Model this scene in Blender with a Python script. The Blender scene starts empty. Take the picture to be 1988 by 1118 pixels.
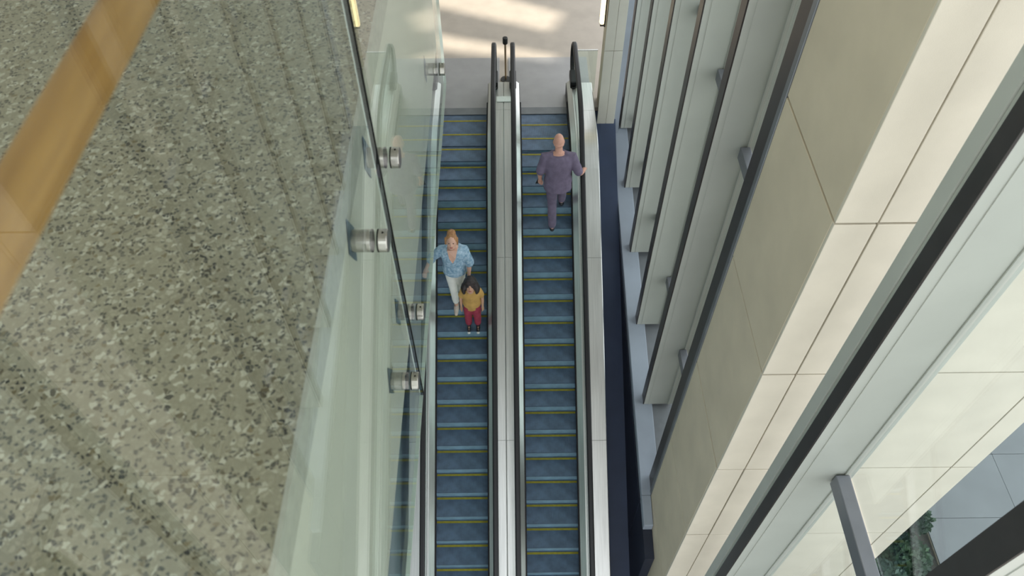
import bpy, bmesh, math, random
from mathutils import Vector, Matrix
random.seed(7)
R = math.radians
S = bpy.context.scene
COL = S.collection

# ------------------------------------------------------------------ camera, world, sun, exposure
F_PX = 1470.0
cam_d = bpy.data.cameras.new('camera'); cam = bpy.data.objects.new('camera', cam_d); COL.objects.link(cam)
cam_d.sensor_width = 36.0; cam_d.lens = F_PX / 1988 * 36.0
cam_d.clip_start = 0.05; cam_d.clip_end = 300
cam.matrix_world = Matrix.Translation((0, 0, 8.4)) @ Matrix.Rotation(R(90 - 51.7), 4, 'X') @ Matrix.Rotation(R(-0.58), 4, 'Z')
cam_d.dof.use_dof = True; cam_d.dof.focus_distance = 7.0; cam_d.dof.aperture_fstop = 3.0
S.camera = cam

W = bpy.data.worlds.new('sky'); S.world = W; W.use_nodes = True
bg = W.node_tree.nodes['Background']; bg.inputs[0].default_value = (0.93, 0.965, 1.0, 1); bg.inputs[1].default_value = 2.5

SUN_DIR = Vector((0.6, -0.1, -0.8)).normalized()
sun_d = bpy.data.lights.new('sun', 'SUN'); sun_d.energy = 7.0; sun_d.angle = R(1.2); sun_d.color = (1.0, 0.93, 0.80)
sun = bpy.data.objects.new('sun', sun_d); COL.objects.link(sun)
sun.rotation_euler = SUN_DIR.to_track_quat('-Z', 'Y').to_euler(); sun.location = (-12, 4, 20)

S.view_settings.view_transform = 'Standard'; S.view_settings.look = 'None'
S.view_settings.gamma = 1.0; S.view_settings.use_curve_mapping = False
S.view_settings.exposure = -0.10
S.cycles.transparent_max_bounces = 24

# ------------------------------------------------------------------ materials
def mat(name, col, rough=0.5, metal=0.0, vary=0.0, vscale=4.0, bump=0.0, bscale=60.0, col2=None, spec=0.5, stretch=None):
    m = bpy.data.materials.new(name); m.use_nodes = True
    nt = m.node_tree; p = nt.nodes['Principled BSDF']
    p.inputs['Roughness'].default_value = rough; p.inputs['Metallic'].default_value = metal
    p.inputs['Specular IOR Level'].default_value = spec
    c = (*col, 1)
    p.inputs['Base Color'].default_value = c
    tc = nt.nodes.new('ShaderNodeTexCoord'); mp = nt.nodes.new('ShaderNodeMapping')
    nt.links.new(tc.outputs['Object'], mp.inputs[0])
    if stretch: mp.inputs['Scale'].default_value = stretch
    if vary > 0 or col2:
        n = nt.nodes.new('ShaderNodeTexNoise'); n.inputs['Scale'].default_value = vscale; n.inputs['Detail'].default_value = 5
        nt.links.new(mp.outputs[0], n.inputs[0])
        r = nt.nodes.new('ShaderNodeValToRGB')
        lo = col2 if col2 else tuple(max(0, v * (1 - vary)) for v in col)
        hi = col if col2 else tuple(min(1, v * (1 + vary)) for v in col)
        r.color_ramp.elements[0].position = 0.32; r.color_ramp.elements[1].position = 0.68
        r.color_ramp.elements[0].color = (*lo, 1); r.color_ramp.elements[1].color = (*hi, 1)
        nt.links.new(n.outputs[0], r.inputs[0]); nt.links.new(r.outputs[0], p.inputs['Base Color'])
    if bump > 0:
        n2 = nt.nodes.new('ShaderNodeTexNoise'); n2.inputs['Scale'].default_value = bscale; n2.inputs['Detail'].default_value = 3
        nt.links.new(mp.outputs[0], n2.inputs[0])
        b = nt.nodes.new('ShaderNodeBump'); b.inputs['Strength'].default_value = bump; b.inputs['Distance'].default_value = 0.01
        nt.links.new(n2.outputs[0], b.inputs['Height']); nt.links.new(b.outputs[0], p.inputs['Normal'])
    return m

def glass_mat(name, tint, ior=1.5, rough=0.0):
    m = bpy.data.materials.new(name); m.use_nodes = True
    nt = m.node_tree; nt.nodes.clear()
    out = nt.nodes.new('ShaderNodeOutputMaterial'); mx = nt.nodes.new('ShaderNodeMixShader')
    t = nt.nodes.new('ShaderNodeBsdfTransparent'); t.inputs[0].default_value = (*tint, 1)
    g = nt.nodes.new('ShaderNodeBsdfGlossy'); g.inputs['Roughness'].default_value = rough; g.inputs[0].default_value = (1, 1, 1, 1)
    lw = nt.nodes.new('ShaderNodeLayerWeight'); lw.inputs[0].default_value = 0.5      # Schlick reflectance, the same from both sides of a thin pane
    pw = nt.nodes.new('ShaderNodeMath'); pw.operation = 'POWER'; pw.inputs[1].default_value = 5.0
    nt.links.new(lw.outputs['Facing'], pw.inputs[0])
    fr = nt.nodes.new('ShaderNodeMath'); fr.operation = 'MULTIPLY_ADD'; fr.inputs[1].default_value = 0.40; fr.inputs[2].default_value = 0.06
    nt.links.new(pw.outputs[0], fr.inputs[0])
    nt.links.new(fr.outputs[0], mx.inputs[0]); nt.links.new(t.outputs[0], mx.inputs[1]); nt.links.new(g.outputs[0], mx.inputs[2])
    nt.links.new(mx.outputs[0], out.inputs[0])
    return m

def terrazzo_mat():
    m = bpy.data.materials.new('terrazzo'); m.use_nodes = True
    nt = m.node_tree; p = nt.nodes['Principled BSDF']; p.inputs['Roughness'].default_value = 0.35
    tc = nt.nodes.new('ShaderNodeTexCoord')
    nz = nt.nodes.new('ShaderNodeTexNoise'); nz.inputs['Scale'].default_value = 40; nz.inputs['Detail'].default_value = 2
    nt.links.new(tc.outputs['Object'], nz.inputs[0])
    mixv = nt.nodes.new('ShaderNodeMixRGB'); mixv.blend_type = 'LINEAR_LIGHT'; mixv.inputs[0].default_value = 0.012
    nt.links.new(tc.outputs['Object'], mixv.inputs[1]); nt.links.new(nz.outputs['Color'], mixv.inputs[2])
    def chips(scale, lo, hi, seedoff):
        mp = nt.nodes.new('ShaderNodeMapping'); mp.inputs['Location'].default_value = (seedoff, seedoff * 2, 0)
        nt.links.new(mixv.outputs[0], mp.inputs[0])
        v = nt.nodes.new('ShaderNodeTexVoronoi'); v.inputs['Scale'].default_value = scale; v.voronoi_dimensions = '2D'
        nt.links.new(mp.outputs[0], v.inputs[0])
        ve = nt.nodes.new('ShaderNodeTexVoronoi'); ve.feature = 'DISTANCE_TO_EDGE'; ve.inputs['Scale'].default_value = scale; ve.voronoi_dimensions = '2D'
        nt.links.new(mp.outputs[0], ve.inputs[0])
        sep = nt.nodes.new('ShaderNodeSeparateColor'); nt.links.new(v.outputs['Color'], sep.inputs[0])
        g = nt.nodes.new('ShaderNodeMath'); g.operation = 'GREATER_THAN'; g.inputs[1].default_value = lo
        nt.links.new(sep.outputs[0], g.inputs[0])
        e = nt.nodes.new('ShaderNodeMath'); e.operation = 'GREATER_THAN'; e.inputs[1].default_value = hi
        nt.links.new(ve.outputs['Distance'], e.inputs[0])
        a = nt.nodes.new('ShaderNodeMath'); a.operation = 'MULTIPLY'
        nt.links.new(g.outputs[0], a.inputs[0]); nt.links.new(e.outputs[0], a.inputs[1])
        return a, sep
    base = nt.nodes.new('ShaderNodeValToRGB')
    base.color_ramp.elements[0].color = (*TZ[0], 1); base.color_ramp.elements[1].color = (*TZ[1], 1)
    nb = nt.nodes.new('ShaderNodeTexNoise'); nb.inputs['Scale'].default_value = 90; nb.inputs['Detail'].default_value = 4
    nt.links.new(tc.outputs['Object'], nb.inputs[0]); nt.links.new(nb.outputs[0], base.inputs[0])
    cur = base.outputs[0]
    for scale, lo, hi, off, c1, c2 in ((80, 0.40, 0.08, 0.0, TZ[2], TZ[3]), (52, 0.74, 0.12, 3.1, TZ[4], TZ[5]),
                                       (98, 0.80, 0.09, 7.7, TZ[6], TZ[7]), (66, 0.90, 0.12, 5.2, TZ[6], TZ[8])):
        a, sep = chips(scale, lo, hi, off)
        cr = nt.nodes.new('ShaderNodeValToRGB'); cr.color_ramp.elements[0].color = (*c1, 1); cr.color_ramp.elements[1].color = (*c2, 1)
        nt.links.new(sep.outputs[1], cr.inputs[0])
        mx = nt.nodes.new('ShaderNodeMixRGB'); nt.links.new(a.outputs[0], mx.inputs[0])
        nt.links.new(cur, mx.inputs[1]); nt.links.new(cr.outputs[0], mx.inputs[2]); cur = mx.outputs[0]
    nt.links.new(cur, p.inputs['Base Color'])
    return m
TZ = [(0.200, 0.178, 0.119), (0.297, 0.267, 0.186), (0.232, 0.209, 0.143), (0.334, 0.303, 0.214), (0.334, 0.312, 0.230), (0.482, 0.454, 0.356),
      (0.033, 0.032, 0.028), (0.111, 0.103, 0.079), (0.185, 0.143, 0.071)]

def step_mat():
    m = mat('step_metal', (0.095, 0.14, 0.205), 0.42, 0.35, 0.25, 6)
    nt = m.node_tree; p = nt.nodes['Principled BSDF']
    tc = nt.nodes.new('ShaderNodeTexCoord')
    w = nt.nodes.new('ShaderNodeTexWave'); w.bands_direction = 'X'; w.inputs['Scale'].default_value = 28
    nt.links.new(tc.outputs['Object'], w.inputs[0])
    b = nt.nodes.new('ShaderNodeBump'); b.inputs['Strength'].default_value = 0.35; b.inputs['Distance'].default_value = 0.006
    nt.links.new(w.outputs[0], b.inputs['Height']); nt.links.new(b.outputs[0], p.inputs['Normal'])
    return m

M = dict(
    terrazzo=terrazzo_mat(), step=step_mat(),
    riser=mat('riser_metal_lit', (0.23, 0.38, 0.49), 0.40, 0.2, 0.15, 8),  # lighter than the treads: daylight falling on the risers put into the colour
    yellow=mat('yellow_paint', (0.32, 0.27, 0.015), 0.5, 0, 0.15, 20),
    steel=mat('brushed_steel', (0.60, 0.60, 0.58), 0.30, 0.85, 0.10, 3, 0.04, 200, stretch=(30, 0.6, 0.6)),
    steel_dark=mat('dark_steel', (0.10, 0.10, 0.11), 0.35, 0.7, 0.1, 5),
    skirt=mat('skirt_steel', (0.05, 0.045, 0.045), 0.4, 0.8, 0.1, 5),
    rubber=mat('black_rubber', (0.006, 0.006, 0.007), 0.5, 0, 0.1, 30),
    brush=mat('brush_bristle', (0.008, 0.008, 0.010), 0.9, 0, 0.2, 200),
    plate=mat('floor_plate', (0.33, 0.325, 0.325), 0.38, 0.35, 0.06, 3, 0.08, 300),
    landing=mat('landing_stone', (0.40, 0.35, 0.295), 0.55, 0, 0.07, 3, 0.05, 150),
    concrete=mat('lower_floor_stone', (0.30, 0.32, 0.35), 0.6, 0, 0.1, 2, 0.05, 100),
    stone=mat('cream_stone', (0.64, 0.585, 0.475), 0.7, 0, 0.05, 2.5, 0.10, 220),
    stone_shaded=mat('cream_stone_shaded', (0.63, 0.545, 0.40), 0.7, 0, 0.06, 2.0, 0.10, 220),  # same cream stone with shade put into the colour, for pier sides
    stone_pale=mat('pale_stone', (0.60, 0.58, 0.50), 0.7, 0, 0.05, 2.5, 0.08, 220),
    joint=mat('stone_joint', (0.22, 0.19, 0.14), 0.9, 0, 0.1, 20),
    fascia=mat('fascia_paint', (0.58, 0.575, 0.49), 0.55, 0, 0.04, 2, 0.04, 200),
    edge=mat('edge_strip', (0.40, 0.40, 0.34), 0.5, 0, 0.1, 30),
    fin=mat('fin_paint', (0.49, 0.50, 0.445), 0.42, 0.15, 0.04, 2, 0.03, 250),
    bronze=mat('bronze_metal', (0.055, 0.048, 0.045), 0.35, 0.5, 0.1, 6),
    jamb=mat('grey_jamb_metal', (0.18, 0.19, 0.20), 0.4, 0.4, 0.08, 5),
    greybar=mat('grey_bar_metal', (0.20, 0.205, 0.225), 0.4, 0.4, 0.06, 5),
    sill=mat('sill_paint', (0.33, 0.37, 0.43), 0.5, 0.1, 0.05, 3),
    navy=mat('navy_paint', (0.014, 0.019, 0.038), 0.5, 0, 0.15, 3),
    blue=mat('blue_panel', (0.028, 0.045, 0.092), 0.45, 0.2, 0.12, 3),
    teal=mat('teal_wall', (0.30, 0.36, 0.37), 0.5, 0, 0.06, 2),
    unseen_ceiling=mat('ceiling_paint', (0.70, 0.70, 0.66), 0.8, 0, 0.03, 1),
    wall=mat('unseen_wall_paint', (0.55, 0.55, 0.50), 0.8, 0, 0.04, 1),
    chrome=mat('polished_steel', (0.42, 0.40, 0.36), 0.22, 1.0, 0.03, 20),
    gasket=mat('gasket', (0.004, 0.004, 0.004), 0.8, spec=0.1),
    diamond_shade=mat('slate_shadow', (0.13, 0.18, 0.22), 0.45, 0.2, 0.1, 20),  # colour of the standoff shadows on the fascia
    polished=mat('polished_glass_edge', (0.55, 0.60, 0.56), 0.15, 0.3),
    wood=mat('rail_wood', (0.36, 0.185, 0.045), 0.55, 0, 0.0, 6, 0.03, 120, col2=(0.28, 0.135, 0.03), stretch=(12, 0.8, 12)),
    glass=glass_mat('balustrade_glass', (0.925, 0.955, 0.935)),
    pane=glass_mat('window_glass', (0.93, 0.96, 0.96)),
    eglass=glass_mat('escalator_glass', (0.90, 0.955, 0.93)),
    paving=mat('paving_stone', (0.17, 0.185, 0.19), 0.7, 0, 0.07, 1.5, 0.08, 120),
    soil=mat('soil', (0.035, 0.030, 0.025), 0.95, 0, 0.4, 12, 0.5, 40),
    leaf=mat('leaf', (0.035, 0.085, 0.030), 0.5, 0, 0, 3, col2=(0.010, 0.028, 0.022)),
    leaf2=mat('leaf_blue', (0.06, 0.12, 0.07), 0.5, 0, 0, 3, col2=(0.02, 0.05, 0.05)),
    twig=mat('twig', (0.06, 0.045, 0.03), 0.9, 0, 0.2, 20),
    skin=mat('skin', (0.60, 0.36, 0.26), 0.5, 0, 0.04, 30),
    skin_pink=mat('skin_pink', (0.62, 0.33, 0.24), 0.45, 0, 0.05, 30),
    skin_tan=mat('skin_tan', (0.50, 0.29, 0.19), 0.5, 0, 0.04, 30),
    scrub=mat('scrub_cloth', (0.155, 0.125, 0.185), 0.85, 0, 0.12, 14, 0.3, 90),
    white=mat('white_cloth', (0.74, 0.75, 0.69), 0.85, 0, 0.05, 14, 0.2, 90),
    mustard=mat('mustard_cloth', (0.50, 0.30, 0.085), 0.85, 0, 0.10, 16, 0.25, 90),
    crimson=mat('crimson_cloth', (0.32, 0.035, 0.065), 0.85, 0, 0.15, 16, 0.25, 90),
    blouse=mat('blouse_print', (0.42, 0.55, 0.64), 0.8, 0, 0, 26, 0.2, 90, col2=(0.13, 0.26, 0.37)),
    hair_blond=mat('hair_blond', (0.46, 0.25, 0.10), 0.55, 0, 0, 40, 0.6, 140, col2=(0.30, 0.13, 0.05)),
    hair_dark=mat('hair_dark', (0.022, 0.014, 0.012), 0.42, 0, 0.3, 40, 0.6, 140),
    shoe_dark=mat('shoe_dark', (0.02, 0.02, 0.025), 0.5, 0, 0.1, 30),
    shoe_pale=mat('shoe_pale', (0.66, 0.55, 0.48), 0.5, 0, 0.1, 30),
    shoe_white=mat('shoe_white', (0.75, 0.74, 0.70), 0.5, 0, 0.05, 30),
    lip=mat('lip', (0.40, 0.10, 0.09), 0.5), eye=mat('eye', (0.03, 0.02, 0.02), 0.2),
    black=mat('black_plastic', (0.012, 0.012, 0.012), 0.4),
    brass=mat('brass_pole', (0.45, 0.33, 0.20), 0.3, 0.9),
)
def emit_mat(name, col, strength):
    m = bpy.data.materials.new(name); m.use_nodes = True
    p = m.node_tree.nodes['Principled BSDF']; p.inputs['Base Color'].default_value = (*col, 1)
    p.inputs['Emission Color'].default_value = (*col, 1); p.inputs['Emission Strength'].default_value = strength
    return m
M['lamp'] = emit_mat('warm_lamp_diffuser', (1.0, 0.83, 0.42), 3.2)

# ------------------------------------------------------------------ mesh helpers
class MB:
    def __init__(self): self.v = []; self.f = []
    def box(self, x0, x1, y0, y1, z0, z1):
        b = len(self.v)
        self.v += [(x, y, z) for z in (z0, z1) for y in (y0, y1) for x in (x0, x1)]
        self.f += [tuple(b + i for i in q) for q in ((0, 2, 3, 1), (4, 5, 7, 6), (0, 1, 5, 4), (2, 6, 7, 3), (0, 4, 6, 2), (1, 3, 7, 5))]
        return self
    def poly(self, pts, f=None):
        b = len(self.v); self.v += [tuple(p) for p in pts]; self.f.append(tuple(range(b, b + len(pts)))); return self
    def rings(self, rings, cap=True, closed=False):
        b = len(self.v); n = len(rings[0])
        for r in rings: self.v += [tuple(p) for p in r]
        m = len(rings)
        for i in range(m if closed else m - 1):
            j = (i + 1) % m
            for k in range(n):
                l = (k + 1) % n
                self.f.append((b + i * n + k, b + i * n + l, b + j * n + l, b + j * n + k))
        if cap and not closed:
            self.f.append(tuple(b + k for k in reversed(range(n)))); self.f.append(tuple(b + (m - 1) * n + k for k in range(n)))
        return self
    def cyl(self, a, b_, r, seg=16, r2=None):
        a = Vector(a); b_ = Vector(b_); d = (b_ - a).normalized()
        u = d.orthogonal().normalized(); w = d.cross(u)
        rr = []
        for p, q in ((a, r), (b_, r2 if r2 is not None else r)):
            rr.append([p + (u * math.cos(2 * math.pi * k / seg) + w * math.sin(2 * math.pi * k / seg)) * q for k in range(seg)])
        return self.rings(rr)
    def ell(self, c, r, seg=14, rg=9, rot=None):
        rings = []
        for i in range(rg + 1):
            t = math.pi * (i + 0.02 * (i == 0) - 0.02 * (i == rg)) / rg
            ring = []
            for k in range(seg):
                a = 2 * math.pi * k / seg
                p = Vector((math.sin(t) * math.cos(a) * r[0], math.sin(t) * math.sin(a) * r[1], -math.cos(t) * r[2]))
                if rot: p = rot @ p
                ring.append(Vector(c) + p)
            rings.append(ring)
        return self.rings(rings)
    def tube(self, pts, rad, seg=12, flat=None):
        """tapered tube with rounded ends through pts; rad per point, flat = (fx, fy) scaling of the cross-section"""
        P = [Vector(p) for p in pts]; n = len(P)
        T = []
        for i in range(n):
            t = (P[min(i + 1, n - 1)] - P[max(i - 1, 0)]).normalized(); T.append(t)
        u = Vector((1, 0, 0)); u = (u - T[0] * u.dot(T[0]))
        if u.length < 0.1: u = Vector((0, 1, 0)); u = u - T[0] * u.dot(T[0])
        u.normalize()
        rings = []
        def ring(c, t, r, s):
            w = t.cross(u); fx, fy = (flat or (1, 1))
            return [c + (u * math.cos(2 * math.pi * k / seg) * fx + w * math.sin(2 * math.pi * k / seg) * fy) * r * s for k in range(seg)]
        for off, s in ((0.98, 0.2), (0.7, 0.7)): rings.append(ring(P[0] - T[0] * rad[0] * off * min(flat or (1, 1)), T[0], rad[0], s))
        for i in range(n):
            u = (u - T[i] * u.dot(T[i])).normalized()
            rings.append(ring(P[i], T[i], rad[i], 1))
        for off, s in ((0.7, 0.7), (0.98, 0.2)): rings.append(ring(P[-1] + T[-1] * rad[-1] * off * min(flat or (1, 1)), T[-1], rad[-1], s))
        return self.rings(rings)
    def mesh(self, name):
        me = bpy.data.meshes.new(name); me.from_pydata([tuple(p) for p in self.v], [], self.f)
        bm = bmesh.new(); bm.from_mesh(me); bmesh.ops.recalc_face_normals(bm, faces=bm.faces); bm.to_mesh(me); bm.free()
        return me

def link(name, me, m, parent=None, smooth=False, bevel=0.0, loc=None):
    o = bpy.data.objects.new(name, me); COL.objects.link(o)
    if m is not None and not me.materials: me.materials.append(m)
    if smooth:
        for p in me.polygons: p.use_smooth = True
    if bevel:
        b = o.modifiers.new('bevel', 'BEVEL'); b.width = bevel; b.segments = 2; b.limit_method = 'ANGLE'
    if loc is not None: o.location = loc
    if parent is not None: o.parent = parent
    return o
def build(mb, name, m, parent=None, smooth=False, bevel=0.0): return link(name, mb.mesh(name), m, parent, smooth, bevel)
def empty(name, loc=(0, 0, 0), rz=0):
    o = bpy.data.objects.new(name, None); COL.objects.link(o); o.location = loc; o.rotation_euler.z = rz; o.empty_display_size = 0.2
    return o
def tag(o, label, cat, group=None):
    o['label'] = label; o['category'] = cat
    if group: o['group'] = group
    return o
def struct(o, label=None):
    o['kind'] = 'structure'
    if label: o['label'] = label
    return o

# ------------------------------------------------------------------ key dimensions (metres; upper landing floor = 0)
T30 = math.tan(R(30)); YK = 9.41; ZLOW = -6.2; ZOUT = -4.0; YB = YK + ZLOW / T30
BL = 0.42
def zb(y):
    """height of the step-chain line along the escalator run"""
    def soft(d):               # 0 for d<=-BL, slope T30*d for d>=BL
        if d <= -BL: return 0.0
        if d >= BL: return T30 * d
        return T30 * (d + BL) ** 2 / (4 * BL)
    return ZLOW + soft(y - YB) - soft(y - YK)
PY0, PY1, PX0, PX1 = 3.15, 4.39, 1.97, 4.47
SLABZ = 6.62; FASX = -0.555; GX = -0.47
XR = 1.97                      # inner edge of the window fins

# ------------------------------------------------------------------ structure
# upper terrazzo floor
SLAB_END = 5.0
struct(build(MB().box(-14.0, FASX - 0.014, -4.0, SLAB_END, SLABZ - 0.12, SLABZ), 'floor', M['terrazzo']), 'speckled grey terrazzo floor behind the glass balustrade')
struct(build(MB().box(FASX - 0.014, FASX, -4.0, SLAB_END, SLABZ - 0.12, SLABZ + 0.002), 'trim_1', M['edge']), 'plain pale edging strip along the terrazzo floor')
struct(build(MB().box(FASX - 0.30, FASX, -4.0, SLAB_END, 5.03, SLABZ - 0.121), 'trim_2', M['fascia']), 'pale green painted fascia below the terrazzo floor edge')
struct(build(MB().box(-14.0, FASX - 0.301, -4.0, SLAB_END, 6.0, SLABZ - 0.121), 'ceiling_lower', M['unseen_ceiling']), 'underside of the terrazzo floor slab')
# wall below the slab, beside the left escalator
struct(build(MB().box(-1.95, -1.72, -4.0, 10.55, ZLOW, 6.0), 'wall_left', M['teal']), 'pale teal wall beside the escalators under the balcony')
struct(build(MB().box(-14.2, -14.0, -4.0, 20.0, 0, 12.87), 'wall_left_blocker', M['wall']), 'unseen pale wall added behind the terrazzo balcony to cut light from the left')  # unseen wall added to keep sky light off the stone pier's left face
# landing floor
mbl = MB().box(-14.0, 1.60, 10.62, 20.0, -0.5, 0); mbl.box(1.60, 2.50, 10.9, 20, -0.5, 0)
struct(build(mbl, 'floor_landing', M['landing']), 'beige stone floor of the upper escalator landing with sun patches')
struct(build(MB().box(-14.2, 2.5, 20.0, 20.2, -0.5, 13.0), 'wall_back', M['wall']), 'pale far wall behind the landing')
struct(build(MB().box(-1.95, 2.5, -4.0, 20.0, ZLOW - 0.3, ZLOW), 'floor_lower', M['concrete']), 'grey floor of the lower level')
struct(build(MB().box(-14.0, 2.5, 14.0, 14.2, ZLOW, -0.5), 'wall_under_landing', M['teal']), 'wall under the landing floor')
# unseen roof added to block sun; two slots shaped to throw landing streaks
def slot(p0, p1, w0, w1):
    a = Vector(p0); b = Vector(p1); d = (b - a).normalized(); n = Vector((-d.y, d.x))
    sh = Vector((-SUN_DIR.x, -SUN_DIR.y)) * (13.0 / -SUN_DIR.z)
    return [q + sh for q in (a + n * w0 / 2, a - n * w0 / 2, b - n * w1 / 2, b + n * w1 / 2)]
SLOTS = [slot((-2.6, 12.95), (0.95, 12.02), 0.62, 0.22), slot((-2.4, 14.75), (1.0, 13.2), 1.0, 0.72)]
bm = bmesh.new()
def loop(pts):
    vs = [bm.verts.new((p[0], p[1], 13.0)) for p in pts]
    return [bm.edges.new((vs[i], vs[(i + 1) % len(vs)])) for i in range(len(vs))]
ed = loop([(-30, -4), (2.5, -4), (2.5, 26), (-30, 26)])
for s in SLOTS: ed += loop(s)
bmesh.ops.triangle_fill(bm, use_beauty=True, edges=ed)
bmesh.ops.recalc_face_normals(bm, faces=bm.faces)
me = bpy.data.meshes.new('unseen_ceiling'); bm.to_mesh(me); bm.free()
roof = link('unseen_ceiling', me, M['unseen_ceiling']); sm = roof.modifiers.new('thick', 'SOLIDIFY'); sm.thickness = 0.25; sm.offset = 0
struct(roof, 'flat white unseen roof added to block sun, with slots shaped for sun streaks')

# right side: low sloping sill wall below the fins, blue channel beside the escalator
def sill_z(y): return -1.70 + (y - 5.62) * 0.2315
def sloped_box(x0, x1, y0, y1, ztop, h):
    mb = MB()
    pts = [(x, y, ztop(y) - d) for d in (h, 0) for y in (y0, y1) for x in (x0, x1)]
    mb.v = pts
    mb.f = [(0, 2, 3, 1), (4, 5, 7, 6), (0, 1, 5, 4), (2, 6, 7, 3), (0, 4, 6, 2), (1, 3, 7, 5)]
    return mb
struct(build(sloped_box(1.83, 2.10, 4.392, 10.9, sill_z, 0.16), 'trim_3', M['sill'], bevel=0.01), 'pale blue sloping sill under the window fins')
struct(build(sloped_box(2.101, 2.52, 4.392, 10.9, lambda y: sill_z(y) - 0.10, 0.16), 'trim_4', M['jamb']), 'dark recessed strip behind the sloping sill')
mbw = MB(); mbw.v = [(x, y, z) for (z_) in (0, 1) for y in (4.392, 10.9) for x in (1.83, 2.5) for z in ((ZLOW if z_ == 0 else sill_z(y) - 0.28),)]
mbw.f = [(0, 2, 3, 1), (4, 5, 7, 6), (0, 1, 5, 4), (2, 6, 7, 3), (0, 4, 6, 2), (1, 3, 7, 5)]
struct(build(mbw, 'wall_right', M['navy']), 'dark navy wall below the sloping sill')
struct(build(sloped_box(1.44, 1.829, -1.0, 10.6, lambda y: T30 * (y - YK) - 0.75, 0.1), 'trim_5', M['blue']), 'blue sloping channel between escalator and window wall')

struct(build(MB().box(XR, 2.5, -4.0, PY0 - 0.03, ZLOW, sill_z(1.0)), 'wall_right_near', M['navy']), 'low dark wall under the windows before the stone pier')
struct(build(sloped_box(1.8295, XR - 0.004, -1.0, 4.391, lambda y: T30 * (y - YK) - 0.76, 0.1), 'trim_9', M['blue']), 'blue sloping channel beside the foot of the stone pier')
struct(build(sloped_box(1.83, XR - 0.006, 3.98, 4.3915, sill_z, 0.16), 'trim_10', M['sill'], bevel=0.01), 'end of the pale sloping sill against the stone pier')
struct(build(sloped_box(1.835, XR - 0.006, 3.6, 4.3915, lambda y: sill_z(y) - 0.165, 3.2), 'wall_right_end', M['navy']), 'dark navy wall end beside the stone pier')
# stone pier: core + panels
core = build(MB().box(PX0 + 0.03, PX1 - 0.03, PY0 + 0.03, PY1 - 0.001, ZLOW, 12.87), 'stone_pier', M['joint'])
struct(core, 'cream stone pier with large jointed panels in the window wall')
zs = [5.006 + 1.735 * k for k in range(-8, 6)]
zs = [max(z, ZLOW) for z in zs if z > ZLOW - 1.7]
zs[-1] = 12.87
xs = [PX0, 2.235, 3.05, 4.24, PX1]
J = 0.009
for i in range(len(zs) - 1):
    z0, z1 = zs[i] + J, zs[i + 1] - J
    if z1 - z0 < 0.1: continue
    for j in range(4):
        dx0 = 0 if j == 0 else J * 0.6
        build(MB().box(xs[j] + dx0, xs[j + 1] - (0 if j == 3 else J * 0.6), PY0 + random.uniform(-.002, .002), PY0 + 0.031, z0, z1), 'stone_panel', M['stone'], core, bevel=0.004)
    build(MB().box(PX0 + random.uniform(-.002, .002), PX0 + 0.031, PY0 + 0.032, PY1, z0, z1), 'stone_panel', M['stone_shaded'], core, bevel=0.004)
    build(MB().box(PX1 - 0.031, PX1, PY0 + 0.032, PY1, z0, z1), 'stone_panel', M['stone'], core, bevel=0.004)
# dark jamb and grey bead at the far edge of the pier
struct(build(MB().box(XR - 0.005, 2.35, 4.46, 4.66, sill_z(4.5) - 0.02, 12.87), 'trim_6', M['bronze'], bevel=0.006), 'dark bronze window jamb against the stone pier')
struct(build(MB().box(XR - 0.012, 2.30, 4.391, 4.459, sill_z(4.4) - 0.02, 12.87), 'trim_7', M['jamb'], bevel=0.006), 'grey metal bead between stone pier and bronze jamb')

# landing pier beside the right escalator
lp = build(MB().box(1.53, 1.80, 10.42, 10.88, -0.62, 12.87), 'landing_pier', M['stone_shaded'])
struct(lp, 'narrow pale pier beside the right escalator at the landing')
zz = -0.62
while zz < 12.8:
    z1 = min(zz + 1.9, 12.87)
    for a, b in ((1.505, 1.655), (1.659, 1.80)):
        build(MB().box(a, b, 10.40, 10.42, zz + .004, z1 - .004), 'cladding_panel', M['stone_pale'], lp, bevel=0.003)
    zz = z1
struct(build(MB().box(1.801, 1.90, 10.47, 10.88, -0.45, 12.87), 'trim_8', M['sill']), 'blue grey recess strip beside the landing pier')
struct(build(MB().box(1.44, 1.829, 10.63, 10.88, -2.5, -0.63), 'wall_landing', M['navy']), 'dark wall end under the landing pier')

# ------------------------------------------------------------------ window fins, windows
ordinal = ['first', 'second', 'third', 'fourth', 'fifth', 'sixth', 'seventh', 'eighth']
def fin(y, zbot, label, split=False):
    t = empty('window_fin', (XR, y, zbot))
    h = 12.87 - zbot
    build(MB().box(0.006, 0.44, 0.0, 0.15, 0, h), 'fin_body', M['fin'], t, bevel=0.005)
    build(MB().box(0.36, 0.385, -0.012, -0.0005, 0, h), 'ridge', M['fin'], t, bevel=0.003)
    build(MB().box(0.075, 0.085, -0.006, -0.0005, 0, h), 'ridge', M['fin'], t)
    build(MB().box(-0.008, 0.0055, 0.0, 0.11 if split else 0.15, 0, h), 'side_strip', M['bronze'], t)
    if split: build(MB().box(-0.004, 0.30, 0.151, 0.25, 0, h), 'reflection_strip', M['fin'], t)  # pale strip stands in for the stone pier mirrored in dark metal
    tag(t, label, 'window fin', 'tall window fins')
    return t
fin_ys = []
near = [(1.0, 'pale metal window fin with broad dark side, two places before the stone pier'), (2.26, 'wide pale metal window fin just in front of the stone pier')]
for y, lab in near: fin(y, sill_z(1.0), lab, y > 2); fin_ys.append(y)
far = [5.70, 6.97, 8.23, 9.46, 10.66]
for i, y in enumerate(far):
    fin(y, sill_z(y) if y < 10.4 else -0.5, ordinal[i] + ' pale metal window fin beyond the stone pier'); fin_ys.append(y)
segs = [(1.0, 2.26), (4.66, 5.70), (5.70, 6.97), (6.97, 8.23), (8.23, 9.46), (9.46, 10.66)]
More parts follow.
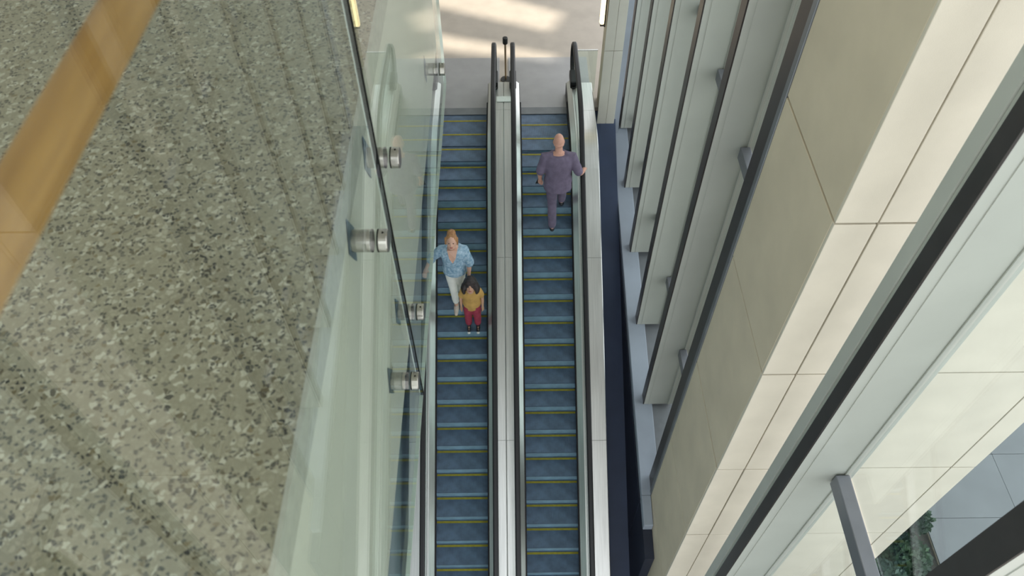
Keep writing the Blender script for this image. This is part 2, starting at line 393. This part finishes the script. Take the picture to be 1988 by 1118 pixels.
TZS = [-0.25, 3.33, 6.9, 10.4]
for i, (a, b) in enumerate(segs):
    wn = empty('window_%d' % (i + 1), (2.4, a, 0)); struct(wn, 'tall window bay with horizontal grey bars')
    y0 = 0.252 if a == 2.26 else (0.152 if a != 4.66 else 0.001)
    y1 = b - a - 0.013
    zb0 = sill_z(a) - 0.1
    for z in TZS:
        build(MB().box(-0.14, -0.04, y0, y1, z - 0.07, z + 0.07), 'transom_bar', M['greybar'], wn, bevel=0.008)
    lev = [zb0] + TZS + [12.87]
    for k in range(len(lev) - 1):
        build(MB().box(-0.035, -0.023, y0, y1, lev[k] + (0.071 if k else 0.02), lev[k + 1] - 0.071), 'pane', M['pane'], wn)

# ------------------------------------------------------------------ outdoors
ground = build(MB().box(2.52, 30, -10, 30, ZOUT - 0.4, ZOUT - 0.06), 'ground', M['soil']); struct(ground, 'dark soil of the planting bed outside')
pav = build(MB().box(6.85, 30, -10, 30, ZOUT - 0.059, ZOUT - 0.02), 'pavement', M['joint']); struct(pav, 'grey slab pavement outside the windows')
slab_me = MB().box(0.004, 1.596, 0.004, 1.146, 0, 0.03).mesh('paving_slab'); slab_me.materials.append(M['paving'])
for i in range(6):
    for j in range(11):
        o = bpy.data.objects.new('paving_slab', slab_me); COL.objects.link(o); o.parent = pav
        o.location = (6.86 + i * 1.6, -0.97 + 1.15 * j, ZOUT - 0.02 + random.uniform(0, .002))

# ------------------------------------------------------------------ escalators
def path_pts(y0, y1):
    ys = set([y0, y1]); y = y0
    while y < y1:
        ys.add(y); inb = abs(y - YB) < 0.6 or abs(y - YK) < 0.6
        y += 0.07 if inb else 0.35
    return sorted(ys)
def sweep(sec, y0, y1, pts=None):
    """sec: closed polygon of (x, dz); swept along the run"""
    mb = MB(); rings = []
    for y in path_pts(y0, y1): rings.append([(x, y, zb(y) + dz) for x, dz in sec])
    return mb.rings(rings)
RUN, HYP, RISE = 0.3038, 0.3508, 0.1754
def step_meshes():
    w = 0.40
    prof = [(0.0, 0.0), (HYP - 0.002, 0.0), (HYP - 0.002, -0.03), (0.05, -0.03), (0.018, -0.19), (0.0, -0.188), (0.012, -0.12), (0.010, -0.06), (0.0, -0.022)]
    tread = [(0.0, 0.0), (HYP - 0.002, 0.0), (HYP - 0.002, -0.03), (0.0, -0.022)]
    ris = [(0.0, -0.0225), (0.03, -0.0305), (0.03, -0.19), (0.016, -0.19), (0.017, -0.13), (0.011, -0.065)]
    a = MB().rings([[(x, y, z) for y, z in tread] for x in (-w, w)]).mesh('step'); a.materials.append(M['step'])
    b = MB().rings([[(x, y, z) for y, z in ris] for x in (-w, w)]).mesh('riser'); b.materials.append(M['riser'])
    c = MB().box(-w + 0.004, w - 0.004, RUN - 0.038, RUN - 0.006, 0.0004, 0.004).mesh('yellow_line'); c.materials.append(M['yellow'])
    return a, b, c
STEP = step_meshes()
DECK_SEG = 2.45
def rail_path():
    """handrail centre line in (y, z) incl. the loops at both ends"""
    H = 0.97; pts = []
    yb0 = YB - 1.3
    r = 0.32
    pts.append((yb0 + 0.35, ZLOW + H - 2 * r))
    for k in range(9):
        a = R(-90 - 180 * k / 8); pts.append((yb0 + math.cos(a) * r, ZLOW + H - r + math.sin(a) * r))
    for y in path_pts(yb0 + 0.05, 11.0): pts.append((y, zb(y) + H))
    for k in range(1, 13):
        a = R(90 - 180 * k / 12); pts.append((11.0 + math.cos(a) * r, H - r + math.sin(a) * r))
    pts.append((10.72, H - 2 * r))
    return pts
def escalator(cx, phase, xl, xr, label):
    """cx centre, phase = y of one tread's rear line, xl/xr outer limits of the decks"""
    e = empty('escalator', (cx, 0, 0)); tag(e, label, 'escalator', 'pair of escalators')
    a, b, c = STEP
    # step positions by arc length along the chain
    def put(y, z):
        o = bpy.data.objects.new('step', a); COL.objects.link(o); o.parent = e; o.location = (0, y, z)
        r_ = bpy.data.objects.new('riser', b); COL.objects.link(r_); r_.parent = o
        l_ = bpy.data.objects.new('yellow_line', c); COL.objects.link(l_); l_.parent = o
    def walk(y, s):        # move s metres along the chain line
        n = 60; d = s / n
        for _ in range(n):
            sl = (zb(y + 1e-3) - zb(y - 1e-3)) / 2e-3; y += d / math.sqrt(1 + sl * sl)
        return y
    y = phase
    ups = [y]
    while ups[-1] < 10.62 - 0.02: ups.append(walk(ups[-1], HYP))
    downs = []; y = phase
    while y > YB - 0.6: y = walk(y, -HYP); downs.append(y)
    for yy in ups + downs:
        # yy is the rear (visible) line of a tread; its height is the chain line there
        if yy - RUN > 10.36: continue
        put(yy - RUN, zb(yy))
    hw = 0.405
    YE = 10.58; Y0 = YB - 0.7
    for s in (-1, 1):
        lim = (xl - cx) if s < 0 else (xr - cx)
        sg = lambda p: [(s * x, z) for x, z in p]
        build(sweep(sg([(hw, -0.15), (hw + 0.03, -0.15), (hw + 0.03, 0.235), (hw, 0.235)]), Y0, 11.0), 'skirt', M['skirt'], e)
        build(sweep(sg([(hw - 0.018, 0.20), (hw - 0.0005, 0.19), (hw - 0.0005, 0.225), (hw - 0.018, 0.215)]), YB - 0.4, 10.5), 'skirt_brush', M['brush'], e)
        build(sweep(sg([(hw + 0.008, 0.236), (hw + 0.031, 0.20), (hw + 0.1115, 0.20), (hw + 0.1115, 0.305), (hw + 0.088, 0.305)]), Y0, 11.0), 'inner_deck', M['steel'], e)
        build(sweep(sg([(0.517, 0.26), (0.527, 0.26), (0.527, 0.955), (0.517, 0.955)]), Y0 - 0.2, 11.0), 'glass_balustrade', M['eglass'], e)
        # rounded glass end at the top newel
        mbn = MB(); ring = []
        prof = [(11.0, 0.27)] + [(11.0 + math.cos(R(-80 + 170 * k / 10)) * 0.31, 0.65 + math.sin(R(-80 + 170 * k / 10)) * 0.305) for k in range(11)] + [(11.0, 0.955)]
        build(MB().rings([[(s * x, y_, z_) for y_, z_ in prof] for x in (0.517, 0.527)]), 'newel_glass', M['eglass'], e)
        # outer deck in segments with fine joints
        x1 = abs(lim); y_a = Y0
        while y_a < 10.9:
            y_b = min(y_a + DECK_SEG, 10.98)
            build(sweep(sg([(0.530, 0.20), (x1 - 0.002, 0.20), (x1 - 0.002, 0.245), (x1 - 0.012, 0.255), (0.62, 0.255), (0.615, 0.285), (0.530, 0.285)] if x1 > 0.75 else
                           [(0.530, 0.20), (x1 - 0.002, 0.20), (x1 - 0.002, 0.275), (x1 - 0.010, 0.285), (0.530, 0.285)]), y_a + 0.002, y_b - 0.002), 'outer_deck', M['steel'], e)
            y_a = y_b
        if x1 > 0.75:
            build(sweep(sg([(x1 - 0.04, -0.55), (x1 - 0.006, -0.55), (x1 - 0.006, 0.199), (x1 - 0.04, 0.199)]), Y0, 10.55), 'side_cladding', M['steel_dark'], e)
        # handrail
        pts = rail_path(); rings = []
        for i, (yy, z_) in enumerate(pts):
            p0 = pts[max(i - 1, 0)]; p1 = pts[min(i + 1, len(pts) - 1)]
            t = Vector((p1[0] - p0[0], p1[1] - p0[1])).normalized(); nrm = Vector((-t.y, t.x))
            sec = [(-0.040, -0.008), (-0.034, 0.012), (-0.020, 0.020), (0.020, 0.020), (0.034, 0.012), (0.040, -0.008), (0.030, -0.016), (-0.030, -0.016)]
            rings.append([(s * 0.522 + x, yy + nrm.x * n_, z_ + nrm.y * n_) for x, n_ in sec])
        build(MB().rings(rings), 'handrail', M['rubber'], e, smooth=False)
        build(MB().box(s * 0.522 - 0.058, s * 0.522 + 0.058, 10.76, 11.12, 0.286, 0.43), 'handrail_inlet', M['rubber'], e, bevel=0.02)
    # comb plate, floor plate
    build(MB().box(-hw + 0.001, hw - 0.001, 10.44, 10.62, 0.004, 0.014), 'comb_plate', M['jamb'], e)
    build(MB().box(-0.60 if xl - cx > -0.75 else xl - cx, 0.60 if xr - cx < 0.75 else xr - cx, 10.621, 12.08, 0.0005, 0.012), 'floor_plate', M['plate'], e, bevel=0.003)
    build(sweep([(-0.45, -0.75), (0.45, -0.75), (0.45, -0.70), (-0.45, -0.70)], Y0, 10.55), 'truss_floor', M['steel_dark'], e)
    return e
CXL, CXR, SEAM = -0.787, 0.572, -0.109
escalator(CXL, 7.129, -1.60, SEAM, 'left escalator carrying the woman and child down beside the glass balcony')
escalator(CXR, 8.240 - RUN * 0, SEAM, 1.425, 'right escalator carrying the man in purple scrubs up beside the windows')

# cover box and small glass guards at the landing
cb = build(MB().box(SEAM - 0.12, SEAM + 0.12, 10.42, 10.56, 0.2865, 0.305), 'cover_plate', M['shoe_white'], bevel=0.01)
tag(cb, 'small white cover plate across the two middle escalator decks', 'cover plate')
gg = empty('glass_guard', (1.30, 11.05, 0)); tag(gg, 'low glass guard panel between right escalator and landing pier', 'glass guard')
build(MB().box(-0.15, 0.19, -0.006, 0.006, 0.013, 0.85), 'pane', M['eglass'], gg)
build(MB().box(-0.15, 0.19, -0.012, 0.012, 0.85, 0.865), 'top_rail', M['steel'], gg)
po = empty('stanchion_post', (-0.075, 11.42, 0.012)); tag(po, 'slim brass stanchion post with black head between the newels', 'post')
build(MB().cyl((0, 0, 0), (0, 0, 0.012), 0.09, 20), 'base', M['black'], po)
build(MB().cyl((0, 0, 0.012), (0, 0, 0.74), 0.018, 14), 'pole', M['brass'], po)
build(MB().cyl((0, 0, 0.74), (0, 0, 0.86), 0.045, 18), 'head', M['black'], po, bevel=0.01)
la = empty('wall_lamp', (1.455, 10.62, 1.6)); tag(la, 'tall warm glowing lamp on the side of the landing pier', 'lamp')
build(MB().box(0.026, 0.049, -0.05, 0.05, 0, 1.35), 'back_plate', M['bronze'], la)
build(MB().tube([(0, 0, 0.06), (0, 0, 1.3)], [0.042, 0.042], 12), 'diffuser', M['lamp'], la, smooth=True)
build(MB().box(-0.03, 0.03, -0.03, 0.03, 0.0, 0.03), 'end_cap', M['bronze'], la)

# ------------------------------------------------------------------ glass balustrade on the balcony
def glass_panel(y0, y1, label, seal0=False, edge1=False):
    t = empty('balustrade_glass_panel', (GX, y0, 5.02)); tag(t, label, 'glass panel', 'frameless balcony glass')
    L = y1 - y0; H = 8.12 - 5.02
    build(MB().box(-0.009, 0.009, 0.0, L, 0, H), 'pane', M['glass'], t)
    if seal0:
        build(MB().box(-0.0055, 0.0095, -0.012, -0.0005, 0, H), 'edge_seal', M['gasket'], t)
        build(MB().box(-0.0095, -0.006, -0.012, -0.0005, 0, H), 'polished_edge', M['polished'], t)
    if edge1: build(MB().box(-0.0095, 0.0095, L + 0.0005, L + 0.008, 0, H), 'polished_edge', M['polished'], t)
    build(MB().box(-0.0095, 0.0095, 0, L, -0.006, -0.0005), 'bottom_edge', M['polished'], t)
    return t
glass_panel(-0.5, 1.978, 'frameless glass panel in front of the terrazzo floor and wooden handrail')
glass_panel(2.002, 4.56, 'frameless glass panel hanging beside the left escalator landing', seal0=True, edge1=True)
so_spots = [(2.20, 6.43, 'upper steel standoff holding the far glass panel'), (1.755, 6.45, 'upper steel standoff holding the near glass panel'),
            (2.18, 5.46, 'lower steel standoff on the far glass panel, beside the panel joint'), (1.80, 5.45, 'lower steel standoff on the near glass panel'),
            (4.20, 5.40, 'lower steel standoff at the far end of the far glass panel'), (4.20, 6.43, 'upper steel standoff at the far end of the far glass panel')]
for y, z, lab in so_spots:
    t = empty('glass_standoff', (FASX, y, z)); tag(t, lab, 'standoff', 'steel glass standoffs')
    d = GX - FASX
    build(MB().cyl((0.004, 0, 0), (d - 0.013, 0, 0), 0.040, 28), 'barrel', M['chrome'], t, smooth=False, bevel=0.002)
    build(MB().cyl((d - 0.0128, 0, 0), (d - 0.0092, 0, 0), 0.041, 28), 'gasket', M['gasket'], t)
    build(MB().cyl((d + 0.0092, 0, 0), (d + 0.0125, 0, 0), 0.041, 28), 'gasket', M['gasket'], t)
    cp = build(MB().cyl((d + 0.0127, 0, 0), (d + 0.045, 0, 0), 0.041, 28), 'cap', M['chrome'], t, bevel=0.003)
    build(MB().cyl((d + 0.03, 0, 0.0405), (d + 0.03, 0, 0.0416), 0.004, 10), 'set_screw', M['gasket'], cp)
    build(MB().poly([(0.0005, -0.062, 0), (0.0005, 0, -0.11), (0.0005, 0.062, 0), (0.0005, 0, 0.11)]).poly([(0.0035, -0.062, 0), (0.0035, 0, -0.11), (0.0035, 0.062, 0), (0.0035, 0, 0.11)]), 'diamond_shadow', M['diamond_shade'], t)  # standoff shadow laid on the fascia as a thin dark sheet
# wooden handrail
wr = empty('wooden_handrail', (-0.55, 0, 7.80)); tag(wr, 'round honey brown wooden handrail behind the balcony glass', 'handrail')
build(MB().tube([(0, -1.2, 0), (0, 1.5, 0), (0, 4.5, 0)], [0.034] * 3, 28), 'rail', M['wood'], wr, smooth=True)
for y in (-0.3, 1.75, 4.1):
    bk = build(MB().tube([(0, y, -0.036), (0.03, y, -0.075), (0.068, y, -0.075)], [0.009] * 3, 10), 'bracket', M['chrome'], wr, smooth=True)
    build(MB().cyl((0.0665, y, -0.075), (0.0705, y, -0.075), 0.028, 20), 'rosette', M['chrome'], bk)

# ------------------------------------------------------------------ shrubs outside
def shrub(x, y, h, r, n, m, label):
    t = empty('shrub', (x, y, ZOUT - 0.06)); tag(t, label, 'shrub', 'shrubs in the planting bed')
    st = MB(); lf = MB()
    for k in range(6):
        a = random.uniform(0, 6.28); e = (math.cos(a) * r * .5, math.sin(a) * r * .5, h * .8)
        st.tube([(0, 0, 0), (e[0] * .4, e[1] * .4, h * .4), e], [0.014, 0.010, 0.005], 6)
    for _ in range(n):
        a = random.uniform(0, 6.28); ph = random.uniform(-0.35, 1); q = (random.random() ** 0.45)
        p = Vector((math.cos(a) * math.sqrt(1 - min(1, ph * ph)) * r * q, math.sin(a) * math.sqrt(1 - min(1, ph * ph)) * r * q, h * .55 + ph * h * .5 * q))
        d = Vector((random.gauss(0, 1), random.gauss(0, 1), random.gauss(0.3, 0.6))).normalized(); s = d.orthogonal().normalized()
        L = random.uniform(.05, .11); w = L * .32
        lf.poly([p, p + d * L * .5 + s * w, p + d * L, p + d * L * .5 - s * w])
    build(st, 'stem', M['twig'], t); build(lf, 'foliage', m, t)
SH = [(6.16, 4.02, .75, .34, 'leaf', 'dark green rounded shrub close to the pavement edge'), (6.56, 4.70, .55, .26, 'leaf', 'low dark shrub tucked into the corner by the pavement edge'),
      (5.75, 4.72, 1.0, .36, 'leaf2', 'taller blue green shrub beside the stone pier'), (5.55, 3.55, .95, .40, 'leaf2', 'broad blue green shrub standing below the window fins'),
      (6.45, 3.30, .6, .32, 'leaf', 'small dark shrub at the front of the planting bed')]
for x, y, h, r, mm, lab in SH: shrub(x, y, h, r, int(1700 * r / .4), M[mm], lab)

# ------------------------------------------------------------------ people
def remesh(mb, name, m, parent, voxel=0.009, smooth=6, wrinkle=0.0, wscale=0.12):
    me = mb.mesh(name + '_src'); o = bpy.data.objects.new(name + '_src', me); COL.objects.link(o)
    r = o.modifiers.new('r', 'REMESH'); r.mode = 'VOXEL'; r.voxel_size = voxel; r.use_smooth_shade = True
    s = o.modifiers.new('s', 'SMOOTH'); s.iterations = smooth; s.factor = 0.5
    if wrinkle:
        tx = bpy.data.textures.new(name, 'CLOUDS'); tx.noise_scale = wscale
        d = o.modifiers.new('d', 'DISPLACE'); d.texture = tx; d.strength = wrinkle; d.mid_level = 0.5
    dg = bpy.context.evaluated_depsgraph_get()
    nm = bpy.data.meshes.new_from_object(o.evaluated_get(dg)); nm.name = name
    bpy.data.objects.remove(o); nm.materials.clear()
    ob = link(name, nm, m, parent, smooth=True)
    return ob
def lerp(a, b, t): return tuple(a[i] + (b[i] - a[i]) * t for i in range(3))
def hand(mb, wrist, direction, palm_n, s=1.0, curl=0.5, side=1):
    """palm and five fingers; direction = pointing way, palm_n = normal of the palm (fingers curl towards it)"""
    d = Vector(direction).normalized(); n = Vector(palm_n); n = (n - d * n.dot(d)).normalized(); a = d.cross(n) * side
    w = Vector(wrist)
    mb.tube([w, w + d * .04 * s, w + d * .085 * s], [.026 * s, .036 * s, .036 * s], 10, None)
    for k, (off, L) in enumerate(((-.030, .062), (-.010, .075), (.010, .080), (.030, .068))):
        b = w + d * .085 * s + a * off * s
        m1 = b + d * L * .45 * s + n * L * .15 * curl * s
        m2 = m1 + d * L * .30 * (1 - .5 * curl) * s + n * L * .35 * curl * s
        e = m2 + d * L * .2 * (1 - curl) * s + n * L * .25 * curl * s
        mb.tube([b, m1, m2, e], [.0095 * s, .009 * s, .0085 * s, .0075 * s], 8)
    b = w + d * .03 * s + a * .030 * s
    mb.tube([b, b + (a * .03 + d * .02) * s, b + (a * .035 + d * .05 + n * .015) * s], [.012 * s, .0105 * s, .009 * s], 8)

def person(name_label, loc, rz, H, sp):
    t = empty('person', loc, rz); tag(t, name_label, 'person', None)
    k = H / 1.75
    J = {n: (tuple(c * k for c in p)) for n, p in sp['J'].items()}
    fat = sp.get('fat', 1.0)
    def TR(rows, inflate=0.0, z0=None, z1=None):
        # torso rings: (z, rx, ry, cx, cy) interpolated along pelvis->chest
        mb_ = []
        for z, rx, ry, cx, cy in rows:
            mb_.append([Vector(((cx + math.cos(a) * (rx * fat + inflate)), (cy + math.sin(a) * (ry * fat + inflate)), z)) * k for a in [2 * math.pi * i / 20 for i in range(20)]])
        return mb_
    ly = sp.get('lean', 0.0)          # forward lean: y offset per metre above the hips
    lx = sp.get('leanx', 0.0)
    rows = [(.84, .10, .09, 0, 0), (.90, .165, .12, 0, 0), (.98, .170, .125, 0, 0), (1.08, .150, .112, 0, 0), (1.20, .160, .118, 0, 0), (1.32, .180, .120, 0, 0), (1.40, .175, .105, 0, -.005), (1.455, .11, .075, 0, -.01), (1.48, .06, .055, 0, -.01)]
    rows = [(z, rx * sp.get('wide', 1), ry, cx + lx * (z - .9), cy + ly * (z - .9)) for z, rx, ry, cx, cy in rows]
    hipx, hipy = 0, 0
    hd = Vector(J['head']); nod = R(sp.get('nod', 0)); rot = Matrix.Rotation(-nod, 3, 'X') @ Matrix.Rotation(R(sp.get('turn', 0)), 3, 'Z')
    hs = sp.get('head_scale', 1.0) * k
    # ---- body, one continuous mesh
    b = MB()
    b.rings(TR(rows, -0.012))
    b.tube([Vector(((lx * .5), -.01 + ly * .53, 1.43)) * k, hd + rot @ Vector((0, -.015, -.06)) * hs], [.058 * k, .056 * k], 12)
    b.ell(hd, (.076 * hs, .098 * hs, .112 * hs), 18, 12, rot)
    b.ell(hd + rot @ Vector((0, .03, -.06)) * hs, (.056 * hs, .062 * hs, .062 * hs), 14, 9, rot)
    b.tube([hd + rot @ Vector((0, .094, .012)) * hs, hd + rot @ Vector((0, .112, -.022)) * hs], [.009 * hs, .014 * hs], 8)
    for s in (-1, 1):
        b.ell(hd + rot @ Vector((s * .078, -.006, -.012)) * hs, (.010 * hs, .020 * hs, .031 * hs), 10, 7, rot)
        S_ = 'r' if s > 0 else 'l'
        sh, el, wr_ = J['sh_' + S_], J['el_' + S_], J['wr_' + S_]
        b.tube([sh, lerp(sh, el, .5), el, lerp(el, wr_, .35), wr_], [.052 * k, .047 * k, .039 * k, .038 * k, .026 * k], 12)
        d = Vector(wr_) - Vector(el)
        hdir = sp.get('hand_' + S_, d); hn = sp.get('palm_' + S_, (-s, 0, 0))
        hand(b, wr_, hdir, hn, k * sp.get('hand_scale', 1.0), sp.get('curl_' + S_, .4), 1 if s * 1 > 0 else -1)
        hp, kn, an = J['hip_' + S_], J['kn_' + S_], J['an_' + S_]
        b.tube([hp, lerp(hp, kn, .5), kn, lerp(kn, an, .35), an], [.080 * k * fat, .068 * k, .052 * k, .050 * k, .034 * k], 12)
        fd = Vector(sp.get('foot_' + S_, (0, 1, 0))).normalized()
        A = Vector(an)
        b.tube([A + Vector((0, 0, -.03)) * k - fd * .03 * k, A + fd * .07 * k + Vector((0, 0, -.045)) * k, A + fd * .15 * k + Vector((0, 0, -.055)) * k], [.034 * k, .036 * k, .026 * k], 10)
    remesh(b, 'body', sp['skin'], t, 0.0085 * k ** .5, 3)
    # ---- eyes, mouth
    for s in (-1, 1):
        build(MB().ell(hd + rot @ Vector((s * .032, .090, .010)) * hs, (.011 * hs, .006 * hs, .007 * hs), 8, 6, rot), 'eye', M['eye'], t, smooth=True)
    build(MB().ell(hd + rot @ Vector((0, .094, -.058)) * hs, (.024 * hs, .006 * hs, .008 * hs), 10, 6, rot), 'mouth', M['lip'], t, smooth=True)
    # ---- trousers
    p = MB(); cut = sp.get('cuff', 1.0); pf = sp.get('pant_fat', 1.0)
    wz = sp.get('waist', 1.04)
    prow = [r_ for r_ in rows if r_[0] < wz]
    p.rings(TR(prow, 0.012))
    for s in (-1, 1):
        S_ = 'r' if s > 0 else 'l'
        hp, kn, an = J['hip_' + S_], J['kn_' + S_], J['an_' + S_]
        e = lerp(kn, an, cut)
        p.tube([hp, lerp(hp, kn, .5), kn, lerp(kn, e, .5), e], [.092 * k * fat, .080 * k * pf, .066 * k * pf, .062 * k * pf, .056 * k * pf], 14)
    remesh(p, 'trousers', sp['pants'], t, 0.011 * k ** .5, 4, .012 * k, .10)
    # ---- shirt
    h0 = sp.get('hem', .93)
    srow = [r_ for r_ in rows if r_[0] >= h0 and r_[0] < 1.47]
    f0 = srow[0]; srow = [(h0 - .03, f0[1] * 1.03, f0[2] * 1.06, f0[3], f0[4])] + srow
    q = MB(); q.rings(TR(srow, sp.get('loose', .022)))
    for s in (-1, 1):
        S_ = 'r' if s > 0 else 'l'
        sh, el, wr_ = J['sh_' + S_], J['el_' + S_], J['wr_' + S_]
        sl = sp.get('sleeve_' + S_, sp.get('sleeve', .75)); sw = sp.get('sleeve_w', 1.0)
        inner = (sh[0] * .55, sh[1], sh[2] + .005 * k)
        if sl <= 1:
            e = lerp(sh, el, sl); q.tube([inner, sh, lerp(sh, e, .6), e], [.074 * k, .076 * k, .068 * k * sw, .070 * k * sw], 14)
        else:
            e = lerp(el, wr_, sl - 1); q.tube([inner, sh, el, e], [.076 * k, .077 * k, .062 * k * sw, .066 * k * sw], 14)
    remesh(q, 'shirt', sp['shirt'], t, 0.011 * k ** .5, 4, .016 * k, .11)
    if sp.get('sock'):
        for S_ in 'rl':
            kn, an = J['kn_' + S_], J['an_' + S_]
            build(MB().tube([lerp(kn, an, .6), lerp(kn, an, .8), an], [.058 * k, .055 * k, .048 * k], 14), 'sock', sp['sock'], t, smooth=True)
    # ---- shoes
    for s in (-1, 1):
        S_ = 'r' if s > 0 else 'l'
        fd = Vector(sp.get('foot_' + S_, (0, 1, 0))).normalized(); A = Vector(J['an_' + S_])
        f = MB()
        f.tube([A - fd * .035 * k + Vector((0, 0, -.045)) * k, A + fd * .06 * k + Vector((0, 0, -.052)) * k, A + fd * .165 * k + Vector((0, 0, -.062)) * k], [.042 * k, .045 * k, .030 * k], 12)
        so = remesh(f, 'shoe', sp['shoe'], t, 0.009, 2)
        if sp.get('toe'):
            build(MB().ell(A + fd * .175 * k + Vector((0, 0, -.062)) * k, (.036 * k, .034 * k, .026 * k), 12, 8), 'toe_cap', sp['toe'], so, smooth=True)
    # ---- hair
    if sp.get('hair'): sp['hair'](t, hd, rot, hs, k)
    return t

BASE = dict(head=(0, .02, 1.635), sh_r=(.185, 0, 1.40), sh_l=(-.185, 0, 1.40), el_r=(.24, -.02, 1.12), el_l=(-.24, -.02, 1.12), wr_r=(.25, .06, .88), wr_l=(-.25, .06, .88),
            hip_r=(.085, 0, .90), hip_l=(-.085, 0, .90), kn_r=(.09, .02, .48), kn_l=(-.09, .02, .48), an_r=(.09, 0, .085), an_l=(-.09, 0, .085))
def J_(**kw): d = dict(BASE); d.update(kw); return d

# man in scrubs, climbing, right hand on the rail
def stub(t, hd, rot, hs, k):
    b = MB()
    b.ell(hd + rot @ Vector((0, -.012, -.035)) * hs, (.079 * hs, .093 * hs, .050 * hs), 18, 10, rot)
    build(b, 'cropped_hair', M['skin_pink'], t, smooth=True)
man = person('bald man in purple grey scrubs walking up the right escalator', (0.705, 8.31, -0.495), 0, 1.74, dict(
    J=J_(head=(-.005, .14, 1.625), sh_r=(.20, .06, 1.40), sh_l=(-.20, .06, 1.40), el_r=(.315, -.01, 1.12), wr_r=(.375, .16, .965),
         el_l=(-.275, .00, 1.13), wr_l=(-.265, .09, .91), hip_r=(.09, 0, .91), hip_l=(-.085, 0, .90),
         kn_r=(.11, .30, .62), an_r=(.10, .30, .265 + .085 - .09), kn_l=(-.07, .04, .49), an_l=(-.06, -.10, .085)),
    lean=.13, wide=1.04, fat=1.06, nod=8, skin=M['skin_pink'], pants=M['scrub'], shirt=M['scrub'], shoe=M['shoe_dark'],
    sleeve=.86, sleeve_w=1.08, hem=.86, loose=.030, pant_fat=1.15, cuff=.97, hair=stub, hand_r=(.35, .8, .1), palm_r=(0, 0, -1), curl_l=.8))
ph = build(MB().box(-.038, .038, -.006, .006, -.07, .07), 'phone', M['black'], bevel=.004)
ph.location = (0.705 - .275, 8.31 + .145, -0.495 + .82); ph.rotation_euler = (.3, .2, .2)
tag(ph, 'small dark phone held in the left hand of the man in scrubs', 'phone')

# woman, facing down the slope
def updo(t, hd, rot, hs, k):
    b = MB()
    b.ell(hd + rot @ Vector((0, -.022, .022)) * hs, (.088 * hs, .098 * hs, .108 * hs), 18, 12, rot)
    b.ell(hd + rot @ Vector((0, -.055, .115)) * hs, (.064 * hs, .060 * hs, .050 * hs), 14, 9, rot)
    for s in (-1, 1): b.tube([hd + rot @ Vector((s * .080, .01, .06)) * hs, hd + rot @ Vector((s * .090, .0, -.05)) * hs], [.022 * hs, .012 * hs], 8)
    remesh(b, 'hair', M['hair_blond'], t, .009, 2, .012, .03)
def woman_extra(t, hd, rot, hs, k):
    updo(t, hd, rot, hs, k)
    # open V neck
    n = MB(); z0 = 1.455 * k
    pts = [(-.075, .105, 1.475), (.075, .105, 1.475), (.045, .176, 1.37), (0, .196, 1.29), (-.045, .176, 1.37)]
    n.rings([[(x * k, (y + o) * k, z * k) for x, y, z in pts] for o in (-.05, .010)])
    build(n, 'neckline', M['skin'], t)
wom = person('woman in patterned blue blouse and white trousers riding down, hand on rail', (-0.845, 7.20, -1.141), R(180), 1.70, dict(
    J=J_(head=(0, .075, 1.635), sh_r=(.162, 0.01, 1.385), sh_l=(-.16, 0.01, 1.385), el_r=(.33, -.07, 1.13), wr_r=(.435, .01, .955), el_l=(-.23, .02, 1.12), wr_l=(-.215, .12, .90),
         hip_r=(.08, 0, .90), hip_l=(-.08, 0, .90), kn_r=(.045, .05, .48), an_r=(.03, .03, .085), kn_l=(-.06, -.06, .50), an_l=(-.05, -.16, .16)),
    lean=.05, wide=.93, nod=-20, skin=M['skin'], pants=M['white'], shirt=M['blouse'], shoe=M['shoe_pale'],
    sleeve=1.25, sleeve_l=1.10, sleeve_w=1.12, hem=.93, loose=.028, cuff=.80, pant_fat=.98, hair=woman_extra, hand_r=(.2, .8, -.45), palm_r=(0, 0, -1), curl_l=.7))

# child, facing down the slope
def bob(t, hd, rot, hs, k):
    b = MB()
    b.ell(hd + rot @ Vector((0, -.018, .020)) * hs, (.104 * hs, .116 * hs, .116 * hs), 18, 12, rot)
    b.ell(hd + rot @ Vector((0, .052, .060)) * hs, (.080 * hs, .050 * hs, .045 * hs), 14, 9, rot)
    for i in range(9):
        a = R(150 + 240 * i / 8)
        p0 = Vector((math.cos(a) * .085, math.sin(a) * .090 - .01, .02)); p1 = Vector((math.cos(a) * .105, math.sin(a) * .100 - .012, -.10))
        b.tube([hd + rot @ p0 * hs, hd + rot @ ((p0 + p1) / 2 + Vector((math.cos(a), math.sin(a), 0)) * .012) * hs, hd + rot @ p1 * hs], [.034 * hs, .036 * hs, .024 * hs], 8)
    remesh(b, 'hair', M['hair_dark'], t, .009, 2, .008, .03)
kid = person('small child with dark bob in mustard shirt and crimson trousers on left escalator', (-0.607, 6.90, -1.317), R(180), 1.20, dict(
    J=J_(head=(0, .04, 1.585), sh_r=(.17, 0, 1.36), sh_l=(-.17, 0, 1.36), el_r=(.235, -.02, 1.09), el_l=(-.235, -.02, 1.09), wr_r=(.235, .05, .86), wr_l=(-.235, .05, .86),
         kn_r=(.10, .02, .48), kn_l=(-.10, .02, .48), an_r=(.105, 0, .085), an_l=(-.105, 0, .085)),
    head_scale=1.50, wide=.98, fat=1.04, nod=-30, skin=M['skin_tan'], pants=M['crimson'], shirt=M['mustard'], shoe=M['shoe_dark'], toe=M['shoe_white'], sock=M['shoe_dark'],
    sleeve=.62, sleeve_w=1.12, hem=.80, loose=.034, pant_fat=1.35, cuff=.72, hair=bob, hand_scale=.95))
